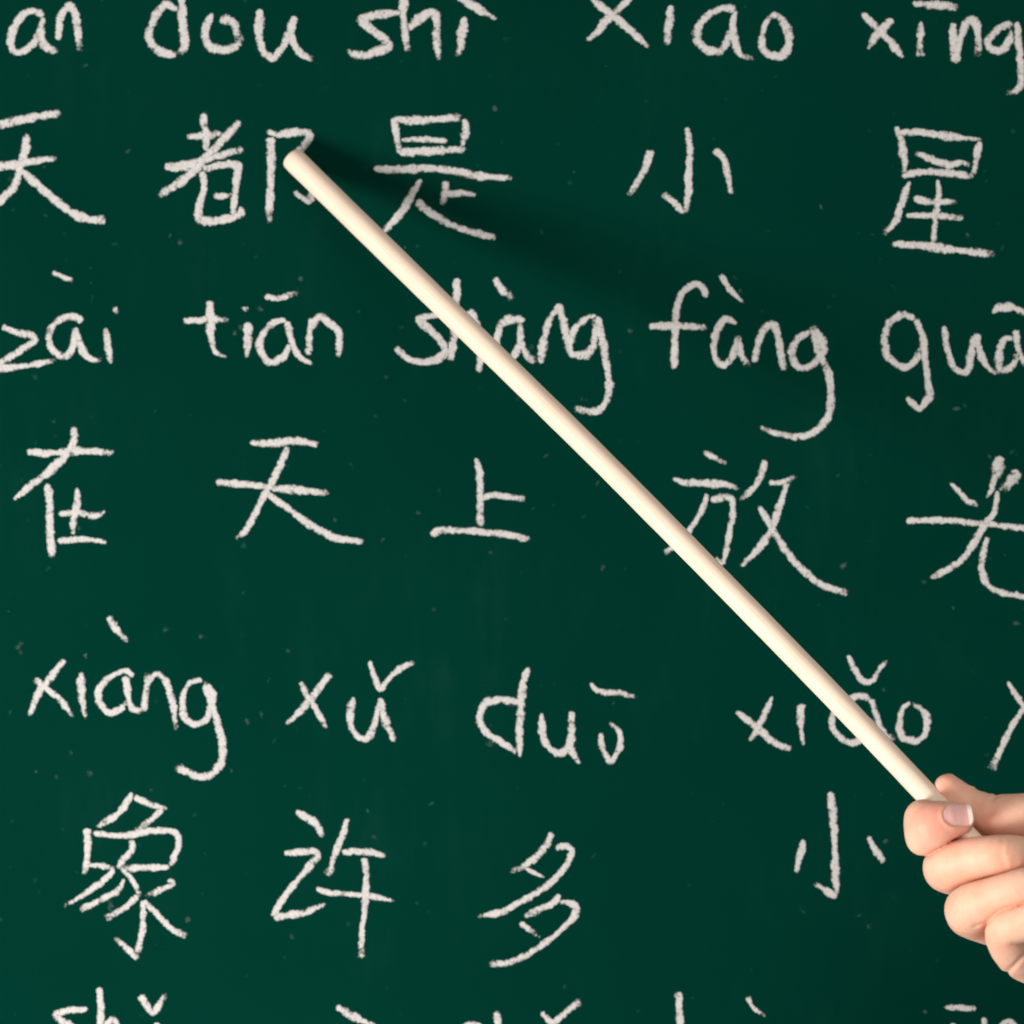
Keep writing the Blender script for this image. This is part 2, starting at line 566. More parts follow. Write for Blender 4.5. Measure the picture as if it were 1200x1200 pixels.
syllable('chalk syllable fang above the character 放', (720, 290), 4, 8.6, [
    ('f', [[(430, 235), (415, 190), (380, 172), (320, 210), (292, 290), (286, 400), (280, 575)],
           ([(160, 370), (270, 365), (440, 375)], 0.95)]),
    ("'", [([(495, 125), (540, 195), (605, 260)], 0.9)]),
    ('a', [[(575, 357), (520, 337), (482, 390), (465, 470), (485, 540), (515, 550), (555, 510), (575, 430)],
           [(575, 410), (590, 490), (630, 560)]]),
    ('n', [[(652, 540), (670, 470), (690, 400), (735, 357), (765, 400), (780, 500), (796, 582)]]),
    ('g', [[(920, 390), (860, 430), (830, 490), (850, 550), (900, 565), (950, 530), (978, 480), (970, 430), (920, 366)],
           [(922, 380), (960, 490), (1005, 600), (1015, 700), (1000, 800), (930, 870), (850, 888), (760, 870), (680, 840)]])])
syllable('chalk syllable guang above the character 光', (900, 300), 4, 8.2, [
    ('g', [[(690, 292), (630, 277), (570, 312), (547, 390), (562, 470), (640, 523), (690, 490), (715, 420)],
           [(690, 290), (728, 380), (735, 480), (750, 580), (755, 650), (710, 715), (645, 660)]]),
    ('u', [[(825, 325), (840, 430), (870, 520), (930, 545), (955, 450), (970, 370)],
           [(972, 360), (1000, 470), (1050, 540), (1090, 545)]]),
    ('a', [[(1150, 387), (1110, 390), (1087, 430), (1082, 490), (1100, 535), (1150, 510), (1180, 440)],
           [(1160, 342), (1170, 420), (1200, 500), (1240, 540)]]),
    ("'", [[(1048, 266), (1090, 242), (1150, 242), (1215, 275)]])])

# --- fourth row: characters
character('chalk character 在 below the syllable zai', (0, 480), 4.8, 8.8, [
    [(148, 235), (250, 246), (400, 235), (520, 235), (642, 245)],
    [(415, 95), (418, 160), (395, 220), (330, 300), (250, 370), (170, 430), (75, 510)],
    [(265, 415), (280, 520), (280, 640), (285, 740), (295, 840)],
    ([(435, 440), (435, 530), (415, 620), (410, 710)], 0.85),
    ([(325, 590), (430, 580), (540, 597), (595, 570)], 0.85),
    ([(320, 740), (420, 730), (510, 730), (605, 750)], 0.85)])
character('chalk character 天 between the characters 在 and 上', (230, 480), 4.8, 8.6, [
    [(300, 185), (420, 190), (560, 175), (690, 200)],
    ([(110, 410), (280, 420), (440, 440), (580, 455), (748, 470)], 1.05),
    ([(515, 207), (460, 340), (395, 460), (330, 590), (270, 690), (215, 730)], 0.9),
    ([(400, 475), (500, 545), (600, 620), (700, 680), (800, 725), (948, 745)], 1.02)])
character('chalk character 上 beside the character 天', (450, 480), 4.8, 8.0, [
    [(515, 270), (538, 350), (542, 480), (540, 580), (545, 660)],
    [(556, 500), (610, 480), (700, 490), (800, 505)],
    [(258, 707), (320, 680), (430, 680), (560, 690), (700, 705), (822, 730)]])
character('chalk character 放 partly covered by the wooden pointer', (700, 500), 4, 7.8, [
    [(495, 115), (550, 145), (605, 175)],
    [(350, 240), (400, 260), (520, 265), (600, 270), (665, 290)],
    [(515, 310), (490, 390), (430, 490), (380, 545), (310, 595)],
    [(530, 345), (590, 332), (630, 342), (635, 400), (615, 520), (600, 600), (590, 650)],
    [(590, 650), (550, 612)],
    [(785, 155), (770, 220), (730, 290), (665, 345)],
    ([(800, 265), (860, 260), (935, 235)], 0.85),
    ([(890, 260), (860, 360), (815, 480), (750, 580), (670, 655)], 1.05),
    [(755, 370), (810, 460), (870, 560), (950, 660), (1050, 740), (1175, 780)]])
character('chalk character 光 with a thick double upright', (1000, 500), 6, 7.6, [
    ([(1027, 205), (1017, 290), (1000, 370)], 1.85),
    ([(1000, 330), (975, 430), (935, 505)], 0.85),
    ([(1160, 305), (1095, 395), (1035, 460)], 1.75),
    ([(675, 395), (740, 450), (800, 520), (880, 550)], 0.9),
    ([(370, 660), (520, 660), (700, 660), (850, 680), (1000, 690), (1200, 715), (1330, 730)], 0.95),
    ([(1015, 450), (990, 600), (920, 690), (840, 830), (760, 940), (650, 1010), (540, 1065)], 1.05),
    ([(945, 770), (912, 880), (902, 1010), (940, 1110), (1020, 1160), (1140, 1185), (1260, 1200), (1330, 1120)], 0.95)])

# --- fifth row: syllables
syllable('chalk syllable xiang above the character 象', (0, 700), 4, 8.0, [
    ('x', [[(305, 290), (240, 370), (180, 450), (137, 555)], [(160, 380), (220, 430), (290, 490), (345, 560)]]),
    ('i', [[(380, 350), (385, 450), (400, 568)]]),
    ('.', [([(397, 260), (402, 288)], 0.85, 0.8)]),
    ("'", [([(510, 88), (545, 150), (600, 208)], 0.95)]),
    ('a', [[(625, 372), (590, 345), (520, 370), (465, 430), (465, 490), (510, 540), (570, 522), (600, 480)],
           [(590, 365), (600, 460), (620, 520), (672, 535)]]),
    ('n', [[(675, 535), (685, 440), (695, 350)], [(690, 400), (735, 357), (780, 400), (810, 500), (826, 622)]]),
    ('g', [[(950, 387), (890, 400), (857, 470), (862, 555), (910, 595), (970, 570), (990, 500), (1000, 450), (950, 387)],
           [(960, 405), (1000, 520), (1038, 660), (1040, 760), (1000, 825), (930, 840), (820, 792)]])])
syllable('chalk syllable xu with a wide hooked tone mark above 许', (280, 700), 4.8, 7.8, [
    ('x', [([(515, 427), (450, 510), (390, 590), (320, 665), (260, 718)], 1.15), ([(342, 472), (390, 560), (440, 640), (495, 740)], 0.9)]),
    ("'", [([(735, 355), (760, 440), (795, 510), (860, 440), (920, 395), (990, 360)], 0.9)]),
    ('u', [[(645, 560), (625, 650), (635, 740), (680, 790), (730, 790), (770, 680), (795, 570)],
           [(795, 565), (820, 680), (875, 815)]])])
syllable('chalk syllable duo with a long flat tone mark above 多', (520, 740), 4.8, 8.0, [
    ('d', [[(478, 200), (445, 290), (435, 420), (425, 540), (430, 710)],
           [(430, 400), (330, 383), (240, 402), (202, 480), (230, 560), (320, 620), (420, 680)]]),
    ('u', [[(550, 455), (555, 570), (590, 650), (650, 690), (708, 640), (720, 540), (715, 445)],
           [(715, 635), (730, 690), (768, 745)]]),
    ("'", [([(822, 290), (870, 335), (980, 345), (1090, 370)], 0.9)]),
    ('o', [([(880, 570), (890, 650), (940, 730), (990, 650), (990, 570), (935, 512)], 0.9)])])
syllable('chalk syllable xiao partly covered by the pointer near the hand', (840, 740), 4.444, 7.8, [
    ('x', [[(95, 415), (180, 475), (250, 540), (320, 590), (390, 612)], [(290, 335), (250, 430), (215, 500), (170, 575)]]),
    ('i', [([(438, 375), (438, 480), (450, 595)], 1.1)]),
    ("'", [([(680, 120), (720, 200), (760, 258), (810, 258), (850, 190), (890, 150)], 0.9)]),
    ('a', [[(800, 352), (740, 335), (660, 380), (602, 440), (605, 500), (650, 558), (710, 578), (780, 540), (810, 450)],
           [(800, 350), (830, 430), (850, 500), (880, 545), (930, 560)]]),
    ('o', [[(1010, 370), (970, 400), (950, 480), (970, 550), (1030, 570), (1080, 540), (1095, 450), (1060, 400), (1010, 372)]])])
syllable('lone chalk letter x above the hand', (1100, 700), 5.4545, 7.4, [
    ('x', [[(440, 535), (490, 620), (540, 690), (600, 780), (650, 860)],
           [(640, 570), (560, 690), (490, 790), (420, 920), (380, 1010), (335, 1105)]])])

# --- sixth row: characters
character('chalk character 象 with many slanting strokes', (50, 910), 5.4545, 8.0, [
    [(575, 100), (500, 220), (400, 290), (345, 330)],
    ([(580, 130), (650, 160), (740, 195), (800, 200)], 0.9),
    ([(765, 200), (690, 280), (590, 350)], 1.0),
    [(280, 330), (290, 420), (285, 520), (262, 630)],
    ([(320, 360), (430, 375), (560, 375), (680, 350), (800, 345), (860, 370), (870, 440), (840, 520), (810, 575)], 0.95),
    ([(812, 578), (680, 582), (560, 585), (480, 580)], 0.95),
    ([(565, 400), (570, 470), (510, 540), (480, 590)], 1.0),
    ([(290, 565), (370, 570), (460, 592)], 0.85),
    ([(460, 595), (380, 670), (270, 750), (135, 830)], 0.95),
    ([(520, 650), (480, 730), (400, 770), (330, 810), (235, 855)], 0.95, 0.9),
    ([(610, 760), (540, 825), (470, 870), (395, 905)], 0.95),
    ([(500, 580), (570, 660), (630, 770)], 0.85),
    ([(640, 790), (642, 900), (635, 1000), (605, 1130), (600, 1170)], 0.9),
    ([(605, 1172), (540, 1100), (460, 1030)], 0.95),
    ([(640, 790), (730, 880), (820, 970), (920, 1025)], 0.95),
    ([(800, 655), (832, 688), (760, 722), (660, 770)], 0.95, 0.85)])
character('chalk character 许 between the characters 象 and 多', (290, 930), 6, 8.0, [
    [(335, 120), (420, 170), (490, 220), (530, 310)],
    [(255, 420), (370, 410), (470, 405), (492, 440), (410, 540), (300, 670), (230, 770), (180, 870)],
    [(178, 872), (300, 855), (420, 830), (550, 775)],
    ([(705, 170), (670, 290), (610, 440), (590, 520), (550, 580)], 1.05),
    [(660, 410), (770, 410), (880, 415), (980, 440)],
    ([(485, 660), (560, 695), (700, 705), (830, 715), (940, 735), (1032, 757)], 0.9),
    ([(820, 450), (835, 560), (830, 700), (820, 850), (802, 1000), (800, 1160)], 1.05)])
character('chalk character 多 below the syllable duo', (540, 950), 6, 7.8, [
    ([(645, 150), (590, 260), (510, 340), (440, 390), (350, 430)], 1.1),
    [(660, 260), (750, 250), (780, 290), (750, 370), (650, 490), (530, 580), (400, 650), (290, 710), (120, 745)],
    ([(450, 400), (520, 440), (590, 470)], 0.8),
    ([(687, 582), (660, 640), (560, 690), (440, 740)], 1.05),
    [(690, 640), (760, 650), (812, 680), (790, 750), (690, 850), (580, 940), (470, 1010), (320, 1070), (190, 1075)],
    ([(415, 785), (490, 840), (560, 890)], 0.8)])
character('chalk character 小 beside the hand', (900, 900), 6, 8.2, [
    ([(250, 500), (230, 600), (195, 740)], 1.05),
    ([(435, 165), (455, 330), (468, 480), (470, 680), (480, 850), (475, 910)], 1.05),
    ([(482, 915), (410, 860), (315, 805)], 0.95),
    ([(700, 480), (750, 570), (815, 665)], 0.95)])

# --- seventh row: tops of syllables
syllable('chalk syllable shi below the character 象', (0, 1100), 3, 8.8, [
    ('s', [[(312, 250), (250, 250), (200, 270), (250, 310), (290, 350), (240, 395), (170, 385)]]),
    ('h', [[(350, 168), (355, 250), (350, 400)], [(355, 330), (395, 285), (422, 330), (428, 400)]]),
    ("'", [[(495, 195), (515, 235), (542, 258), (585, 190)]]),
    ('i', [[(552, 292), (552, 392)]])])
syllable('falling chalk tone mark and letters below the character 许', (0, 0), 1, 8.0, [
    ("'", [[(394, 1179), (412, 1190), (440, 1203)]]),
    ('u', [[(400, 1212), (402, 1240), (420, 1252), (436, 1238), (440, 1212)]])])
syllable('chalk letters with a rounded hook below the character 多', (0, 0), 1, 8.0, [
    ('d', [[(582, 1184), (585, 1225), (586, 1270)], [(584, 1220), (552, 1200), (530, 1222), (545, 1258), (584, 1262)]]),
    ("'", [[(634, 1186), (647, 1198), (660, 1189), (680, 1172)]]),
    ('u', [[(632, 1220), (635, 1245), (650, 1258), (664, 1242), (668, 1218)]])])
syllable('upright chalk stem and falling tone mark below 小', (0, 0), 1, 8.4, [
    ('l', [([(795, 1162), (797, 1195), (799, 1255)], 1.1)]),
    ("'", [([(876, 1167), (882, 1180), (897, 1191)], 0.8)]),
    ('a', [[(892, 1216), (868, 1222), (862, 1244), (880, 1256), (892, 1240), (900, 1257)]])])
syllable('flat chalk tone mark over letters below the hand', (0, 0), 1, 8.0, [
    ("'", [([(1106, 1180), (1124, 1181), (1144, 1182)], 0.9)]),
    ('i', [[(1117, 1198), (1118, 1255)]]),
    ('n', [[(1153, 1192), (1156, 1255)], [(1158, 1226), (1181, 1197), (1200, 1220), (1203, 1255)]])])


# --- crumbs and smudges of chalk left on the board
def crumbs():
    spots = [(580, 127, 3.4, .95), (1121, 479, 3.6, 1.0), (1131, 476, 2.8, .7), (290, 846, 3.8, .85), (306, 838, 3.0, .6),
             (150, 177, 3.4, .6), (352, 327, 3.2, .7), (962, 242, 3.0, .55), (1134, 275, 3.0, .5), (100, 77, 3.2, .55),
             (199, 276, 3.0, .5), (211, 283, 4.0, .6), (988, 663, 5.0, .8), (1038, 986, 3.8, .7), (1084, 1186, 3.4, .8),
             (738, 388, 3.6, .6), (640, 534, 3.2, .5), (867, 341, 2.8, .6), (601, 826, 4.0, .5), (575, 871, 6.0, .5),
             (338, 763, 3.4, .5), (220, 1078, 4.5, .6), (130, 1062, 6.0, .6), (83, 882, 4.5, .5), (105, 906, 4.2, .5),
             (42, 906, 3.4, .45), (66, 911, 3.2, .45), (22, 762, 5.0, .4), (25, 755, 4.0, .35), (270, 902, 3.6, .4),
             (282, 384, 4.0, .6), (275, 390, 3.0, .5), (305, 362, 3.6, .7), (62, 494, 2.8, .5), (92, 619, 3.0, .6),
             (393, 609, 3.2, .4), (448, 634, 3.0, .4), (490, 601, 3.0, .5), (1019, 1085, 4.6, .5), (1008, 1073, 3.6, .4),
             (1191, 731, 4.2, .5), (1083, 682, 3.4, .6), (982, 558, 3.2, .4), (700, 567, 3.4, .4), (706, 666, 3.6, .45),
             (342, 1098, 3.6, .4), (438, 981, 3.4, .4), (235, 746, 3.0, .5), (194, 738, 3.2, .4), (1160, 535, 2.6, .6)]
    r2 = np.random.default_rng(3)
    for _ in range(45):
        spots.append((r2.uniform(-60, 1260), r2.uniform(-60, 1260), r2.uniform(1.2, 3.2), r2.uniform(.22, .5)))
    V, F, A = [], [], []
    for x, y, r, a in spots:
        n = 9
        b = len(V)
        ax = r2.uniform(0.7, 1.5)
        th = r2.uniform(0, 6.28)
        V.append((x, y, 0.30))
        A.append(a * 1.0)
        for ring, am in ((0.55, 0.8), (1.0, 0.0)):
            for k in range(n):
                t = 6.2832 * k / n
                u, v = ring * r * math.cos(t) * ax, ring * r * math.sin(t) / ax
                j = r2.uniform(0.8, 1.2)
                V.append((x + j * (u * math.cos(th) - v * math.sin(th)), y + j * (u * math.sin(th) + v * math.cos(th)), 0.14 + 0.1 * (1 - ring)))
                A.append(a * am)
        for k in range(n):
            k2 = (k + 1) % n
            F.append((b, b + 1 + k, b + 1 + k2))
            F.append((b + 1 + k, b + 1 + n + k, b + 1 + n + k2, b + 1 + k2))
    W = [((x - 600) / S, -h / S, (600 - y) / S) for x, y, h in V]
    o = mesh_obj('chalk_dust', W, F, M_DUST, None, True)
    at = o.data.attributes.new('chalk', 'FLOAT', 'POINT')
    at.data.foreach_set('value', np.array(A, dtype=np.float32))
    o.parent = board
    o['kind'] = 'stuff'
    return o


crumbs()


# ------------------------------------------------------------------ wooden pointer
KH = 0.60            # how fast the pointer rises from the board (units per unit of x)
R_TIP = 14.2


def stick_h(px):
    return R_TIP + KH * (px - 341)


def build_pointer():
    ctl = [(341, 184), (501.2, 340.6), (709.6, 544.3), (952, 790.6), (1086.5, 931.5), (1150, 998.5), (1182, 1032.5)]
    c = catmull(ctl, 14.0)
    n = len(c)
    pts = np.array([P(x, y, stick_h(x)) for x, y in c])
    tan = np.gradient(pts, axis=0)
    tan /= np.linalg.norm(tan, axis=1)[:, None]
    s = np.concatenate([[0], np.cumsum(np.linalg.norm(np.diff(pts, axis=0), axis=1))])
    up = np.array([0, -1.0, 0])
    seg = 40
    rad = np.interp(s, [0, s[-1]], [14.0, 12.5]) / S
    rows = []
    # domed, slightly worn near end
    e = rad[0]
    for dz, f in ((-0.30, 0.0), (-0.297, 0.45), (-0.285, 0.70), (-0.245, 0.85), (-0.16, 0.94), (0.0, 0.99)):
        rows.append((pts[0] + tan[0] * dz * e + tan[0] * 0.30 * e, tan[0], e * f, s[0] + dz * e))
    for i in range(1, n):
        wob = 1 + 0.006 * math.sin(i * 1.7) + 0.004 * math.sin(i * 0.61 + 1)
        rows.append((pts[i], tan[i], rad[i] * wob, s[i]))
    rows.append((pts[-1] + tan[-1] * 0.2 * rad[-1], tan[-1], rad[-1] * 0.9, s[-1] + 0.001))
    rows.append((pts[-1] + tan[-1] * 0.25 * rad[-1], tan[-1], 0.0, s[-1] + 0.0012))
    V, F, U = [], [], []
    for q, t, r, sv in rows:
        a = np.cross(t, up)
        a /= np.linalg.norm(a)
        b = np.cross(a, t)
        for k in range(seg):
            th = 2 * math.pi * k / seg
            V.append(q + r * (math.cos(th) * a + math.sin(th) * b))
    for i in range(len(rows) - 1):
        for k in range(seg):
            k2 = (k + 1) % seg
            F.append((i * seg + k, i * seg + k2, (i + 1) * seg + k2, (i + 1) * seg + k))
            U.append([(rows[i][3] * 3, k / seg), (rows[i][3] * 3, (k + 1) / seg),
                      (rows[i + 1][3] * 3, (k + 1) / seg), (rows[i + 1][3] * 3, k / seg)])
    org = np.array(pts[0])
    o = mesh_obj('wooden_pointer', [v - org for v in V], F, M_WOOD, None, True)
    o.location = org
    uv = o.data.uv_layers.new(name='UVMap')
    uv.data.foreach_set('uv', np.array(U, dtype=np.float32).ravel())
    o['label'] = 'pale round wooden pointer stick held in the hand, its tip touching the board'
    o['category'] = 'pointer'
    return o


build_pointer()

# ------------------------------------------------------------------ hand (one continuous surface from a distance field)
H0 = stick_h(1110)


def chain(*pts):
    a = np.array(pts, float)
    if len(a) > 2:
        ext = np.vstack([2 * a[0] - a[1], a, 2 * a[-1] - a[-2]])
        out = []
        for i in range(1, len(ext) - 2):
            p0, p1, p2, p3 = ext[i - 1:i + 3]
            for t in (0.0, 0.34, 0.67):
                out.append(0.5 * (2 * p1 + (p2 - p0) * t + (2 * p0 - 5 * p1 + 4 * p2 - p3) * t**2 + (3 * p1 - p0 - 3 * p2 + p3) * t**3))
        out.append(a[-1])
        a = np.array(out)
    return [(np.array([x, y, H0 + h], np.float32), float(r)) for x, y, h, r in a]


FINGERS = {
    'index': [chain((1121.5, 960.5, 33, 20.3), (1102, 964, 36, 26), (1091, 970, 28, 29.5), (1092, 972, -12, 29), (1104, 978, -62, 30), (1205, 985, -128, 36)),
              chain((1081, 957, 24, 18.5), (1081, 984, 24, 18.5)),
              chain((1081, 958, 22, 18.5), (1086, 962, -20, 20))],
    'thumb': [chain((1111, 924, -18, 17.5), (1138, 945, -20, 21), (1172, 957, -14, 26.5), (1225, 958, -18, 28.5), (1290, 978, -30, 36))],
    'middle': [chain((1220, 1004, 6, 18.5), (1198, 1001, 36, 21), (1176, 1001, 54, 23), (1140, 1007, 38, 26), (1111, 1015, 14, 29.5), (1130, 1022, -44, 30), (1225, 1038, -125, 36))],
    'ring': [chain((1252, 1044, 44, 18), (1228, 1037, 66, 20), (1205, 1038, 74, 22.5), (1165, 1053, 60, 26), (1136, 1066, 36, 29.5), (1158, 1078, -32, 29), (1242, 1096, -122, 35))],
    'pinky': [chain((1272, 1082, 60, 17), (1252, 1070, 82, 19), (1236, 1067, 88, 20), (1202, 1080, 78, 22.5), (1180, 1089, 60, 26), (1193, 1117, 14, 27.5), (1228, 1134, -48, 28), (1268, 1150, -100, 32))],
}
PALM = [chain((1205, 985, -128, 36), (1420, 1030, -105, 46)), chain((1225, 1038, -125, 37), (1420, 1050, -105, 46)),
        chain((1242, 1096, -122, 36), (1420, 1075, -100, 46)), chain((1268, 1150, -100, 33), (1420, 1095, -95, 44)),
        chain((1290, 978, -30, 36), (1400, 1020, -72, 46)), chain((1300, 1140, -66, 40), (1420, 1095, -85, 45)),
        chain((1220, 985, -100, 30), (1290, 985, -45, 34)),
        chain((1420, 1035, -98, 46), (1700, 1046, -98, 58), (2050, 1062, -100, 76), (2420, 1072, -100, 74)),
        chain((1420, 1090, -95, 44), (1700, 1106, -98, 56), (2050, 1120, -100, 74), (2420, 1112, -100, 74)),
        chain((1300, 1050, -95, 42), (1420, 1060, -95, 46))]

# skin folds: (polyline in board units, depth, half width, range of h)
FOLDS = [([(1142, 1085), (1149, 1083.5), (1157, 1080)], 2.6, 2.2, 0, 110),
         ([(1178, 1142), (1188, 1132), (1206, 1113)], 3.0, 2.4, -20, 118),
         ([(1186, 1107), (1196, 1106), (1208, 1108)], 2.0, 2.0, 10, 118),
         ([(1170, 926), (1167, 932), (1163, 938)], 2.2, 1.8, -60, 40),
         ([(1161, 926), (1159, 932)], 1.0, 1.5, -60, 40),
         ([(1176, 983), (1173, 1000), (1178, 1018)], 1.6, 3.5, -10, 90),
         ([(1183, 984), (1182, 1000)], 1.0, 2.0, -10, 90),
         ([(1203, 1020), (1201, 1040)], 1.4, 3.0, -10, 118),
         ([(1104, 992), (1101, 1006), (1104, 1020)], 0.7, 1.6, 0, 90), ([(1111, 990), (1109, 1004), (1112, 1016)], 0.5, 1.5, 0, 90),
         ([(1131, 1044), (1128, 1058), (1131, 1072)], 0.7, 1.6, 0, 118), ([(1138, 1042), (1136, 1054), (1138, 1066)], 0.5, 1.5, 0, 118),
         ([(1076, 956), (1073, 970), (1077, 985)], 0.6, 1.6, 0, 90), ([(1083, 954), (1081, 970), (1084, 984)], 0.6, 1.6, 0, 90)]


def seg_d(p, a, ra, b, rb):
    ba = b - a
    pa = p - a
    t = np.clip((pa @ ba) / float(ba @ ba), 0, 1)
    q = pa - t[..., None] * ba
    return np.sqrt((q * q).sum(-1)) - (ra + (rb - ra) * t)


def smin(a, b, k):
    h = np.clip(0.5 + 0.5 * (b - a) / k, 0, 1)
    return b * (1 - h) + a * h - k * h * (1 - h)


def chains_d(p, chains, k):
    d = None
    for ch in chains:
        c = None
        for (a, ra), (b, rb) in zip(ch[:-1], ch[1:]):
            e = seg_d(p, a, ra, b, rb)
            c = e if c is None else np.minimum(c, e)
        d = c if d is None else smin(d, c, k)
    return d


def build_hand():
    step = 1.8
    lo = np.array([1050, 885, H0 - 190])
    hi = np.array([2520, 1204, H0 + 118])
    ny, nz = [int((h - l) / step) + 1 for l, h in zip(lo[1:], hi[1:])]
    gx = np.concatenate([np.arange(lo[0], 1300, step), np.arange(1300, hi[0], 5.0)]).astype(np.float32)   # coarser along the forearm
    nx = len(gx)
    D = np.full((nx, ny, nz), 50.0, np.float32)
    gy = (lo[1] + step * np.arange(ny)).astype(np.float32)
    gz = (lo[2] + step * np.arange(nz)).astype(np.float32)

    def add(chains, k, kout, groove=0.0):
        pts = np.array([np.r_[c, r] for ch in chains for c, r in ch])
        mn = (pts[:, :3] - pts[:, 3:]).min(0) - 14
        mx = (pts[:, :3] + pts[:, 3:]).max(0) + 14
        i0 = np.clip(((mn - lo) / step).astype(int), 0, [nx, ny, nz])
        i1 = np.clip(((mx - lo) / step).astype(int) + 1, 0, [nx, ny, nz])
        i0[0], i1[0] = np.searchsorted(gx, mn[0]), np.searchsorted(gx, mx[0])
        sl = tuple(slice(a, b) for a, b in zip(i0, i1))
        X, Y, Z = np.meshgrid(gx[sl[0]], gy[sl[1]], gz[sl[2]], indexing='ij')
        p = np.stack([X, Y, Z], -1)
        e = chains_d(p, chains, k)
        o = D[sl]
        if groove:        # fingers that touch keep a crease between them
            D[sl] = np.minimum(o, e) + groove * np.exp(-((o - e) / 3.0)**2)
        else:
            D[sl] = smin(o, e, kout)

    for nm in ('index', 'middle', 'ring', 'pinky', 'thumb'):
        add(FINGERS[nm], 9.0, 0.0, 3.3)
    add(PALM, 22.0, 12.0)
    # folds
    X, Y = np.meshgrid(gx, gy, indexing='ij')
    for poly, dep, wid, h0, h1 in FOLDS:
        best = np.full(X.shape, 1e9, np.float32)
        for (ax, ay), (bx, by) in zip(poly[:-1], poly[1:]):
            bax, bay = bx - ax, by - ay
            t = np.clip(((X - ax) * bax + (Y - ay) * bay) / (bax * bax + bay * bay), 0, 1)
            best = np.minimum(best, np.hypot(X - ax - t * bax, Y - ay - t * bay))
        g = dep * np.exp(-(best / wid)**2)
        zz = ((gz > H0 + h0) & (gz < H0 + h1)).astype(np.float32)
        D += g[:, :, None] * zz[None, None, :]
    D[0], D[-1], D[:, 0], D[:, -1], D[:, :, 0], D[:, :, -1] = (np.maximum(x, 0.3) for x in (D[0], D[-1], D[:, 0], D[:, -1], D[:, :, 0], D[:, :, -1]))

    # naive surface nets
    ins = D < 0
    corners = [(i, j, k) for i in (0, 1) for j in (0, 1) for k in (0, 1)]
    cs = [ins[i:nx - 1 + i, j:ny - 1 + j, k:nz - 1 + k] for i, j, k in corners]
    cnt = sum(c.astype(np.int8) for c in cs)
    act = (cnt > 0) & (cnt < 8)
    idx = np.argwhere(act)
    vid = np.full(act.shape, -1, np.int64)
    vid[act] = np.arange(len(idx))
    acc = np.zeros((len(idx), 3))
    num = np.zeros(len(idx))
    for a in range(8):
        for b in range(a + 1, 8):
            ca, cb = np.array(corners[a]), np.array(corners[b])
            if np.abs(ca - cb).sum() != 1:
                continue
            ia, ib = idx + ca, idx + cb
            da, db = D[tuple(ia.T)], D[tuple(ib.T)]
            x = (da < 0) != (db < 0)
            t = np.where(x, da / np.where(x, da - db, 1), 0)
            acc += np.where(x[:, None], ca + t[:, None] * (cb - ca), 0)
            num += x
    g = idx + acc / num[:, None]
    V = np.stack([np.interp(g[:, 0], np.arange(nx), gx), lo[1] + step * g[:, 1], lo[2] + step * g[:, 2]], 1)
    F = []
    for ax in range(3):
        s0 = [slice(1, n - 1) for n in (nx, ny, nz)]
        s1 = list(s0)
        s0[ax] = slice(0, (nx, ny, nz)[ax] - 1)
        s1[ax] = slice(1, (nx, ny, nz)[ax])
        A, B = ins[tuple(s0)], ins[tuple(s1)]
        e = np.argwhere(A != B)
        if not len(e):
            continue
        flip = A[tuple(e.T)]
        off = np.ones(3, int)
        off[ax] = 0
        e = e + off
        u, w = (ax + 1) % 3, (ax + 2) % 3
        du, dw = np.eye(3, dtype=int)[u], np.eye(3, dtype=int)[w]
        q = np.stack([vid[tuple((e - du - dw).T)], vid[tuple((e - dw).T)], vid[tuple(e.T)], vid[tuple((e - du).T)]], 1)
        q = np.where(flip[:, None], q, q[:, ::-1])
        F.append(q)
    F = np.concatenate(F)
    F = F[(F >= 0).all(1)]
    # gentle smoothing passes
    for lam in (0.5,) * 5:
        sm = np.zeros_like(V)
        ct = np.zeros(len(V))
        for a in range(4):
            b = (a + 1) % 4
            np.add.at(sm, F[:, a], V[F[:, b]])
            np.add.at(ct, F[:, a], 1)
            np.add.at(sm, F[:, b], V[F[:, a]])
            np.add.at(ct, F[:, b], 1)
        V = V + lam * (sm / np.maximum(ct, 1)[:, None] - V)
    return V, F


hv, hf = build_hand()


# the nails: each plate is laid on its finger by marching on to the finger's surface
def nail_frame(finger, origin, n, t):
    n = np.array(n, float)
    n /= np.linalg.norm(n)
    t = np.array(t, float)
    t -= n * (t @ n)
    t /= np.linalg.norm(t)
    return dict(finger=finger, o=np.array([origin[0], origin[1], H0 + origin[2]]), n=n, t=t, b=np.cross(n, t))


NAILS = [  # frame, length, half width
    (nail_frame('index', (1102.5, 960.5, 36), (0.10, -0.16, 0.98), (1.0, -0.16, 0)), 36.0, 14.0),
    (nail_frame('thumb', (1132, 938, -22), (0.42, -0.80, -0.22), (-0.84, -0.56, 0)), 30.0, 14.5),
    (nail_frame('middle', (1192, 1000, 40), (0.72, -0.18, 0.67), (1, 0.1, -0.5)), 30.0, 12.5),
]


def nail_local(fr, pts):
    q = pts - fr['o']
    return q @ fr['t'], q @ fr['b'], q @ fr['n']


def nail_half(u, L, w):
    """half width of the plate at distance u from its root: round root, slightly widening, squared round tip"""
    x = np.clip(u / L, 0, 1)
    root = np.sqrt(np.clip(1 - (1 - np.clip(x / 0.42, 0, 1))**2, 0, 1))
    tip = np.sqrt(np.clip(1 - np.clip((x - 0.80) / 0.24, 0, 1)**2.4, 0, 1))
    return w * np.maximum(0.02, root * tip) * (0.93 + 0.07 * x)


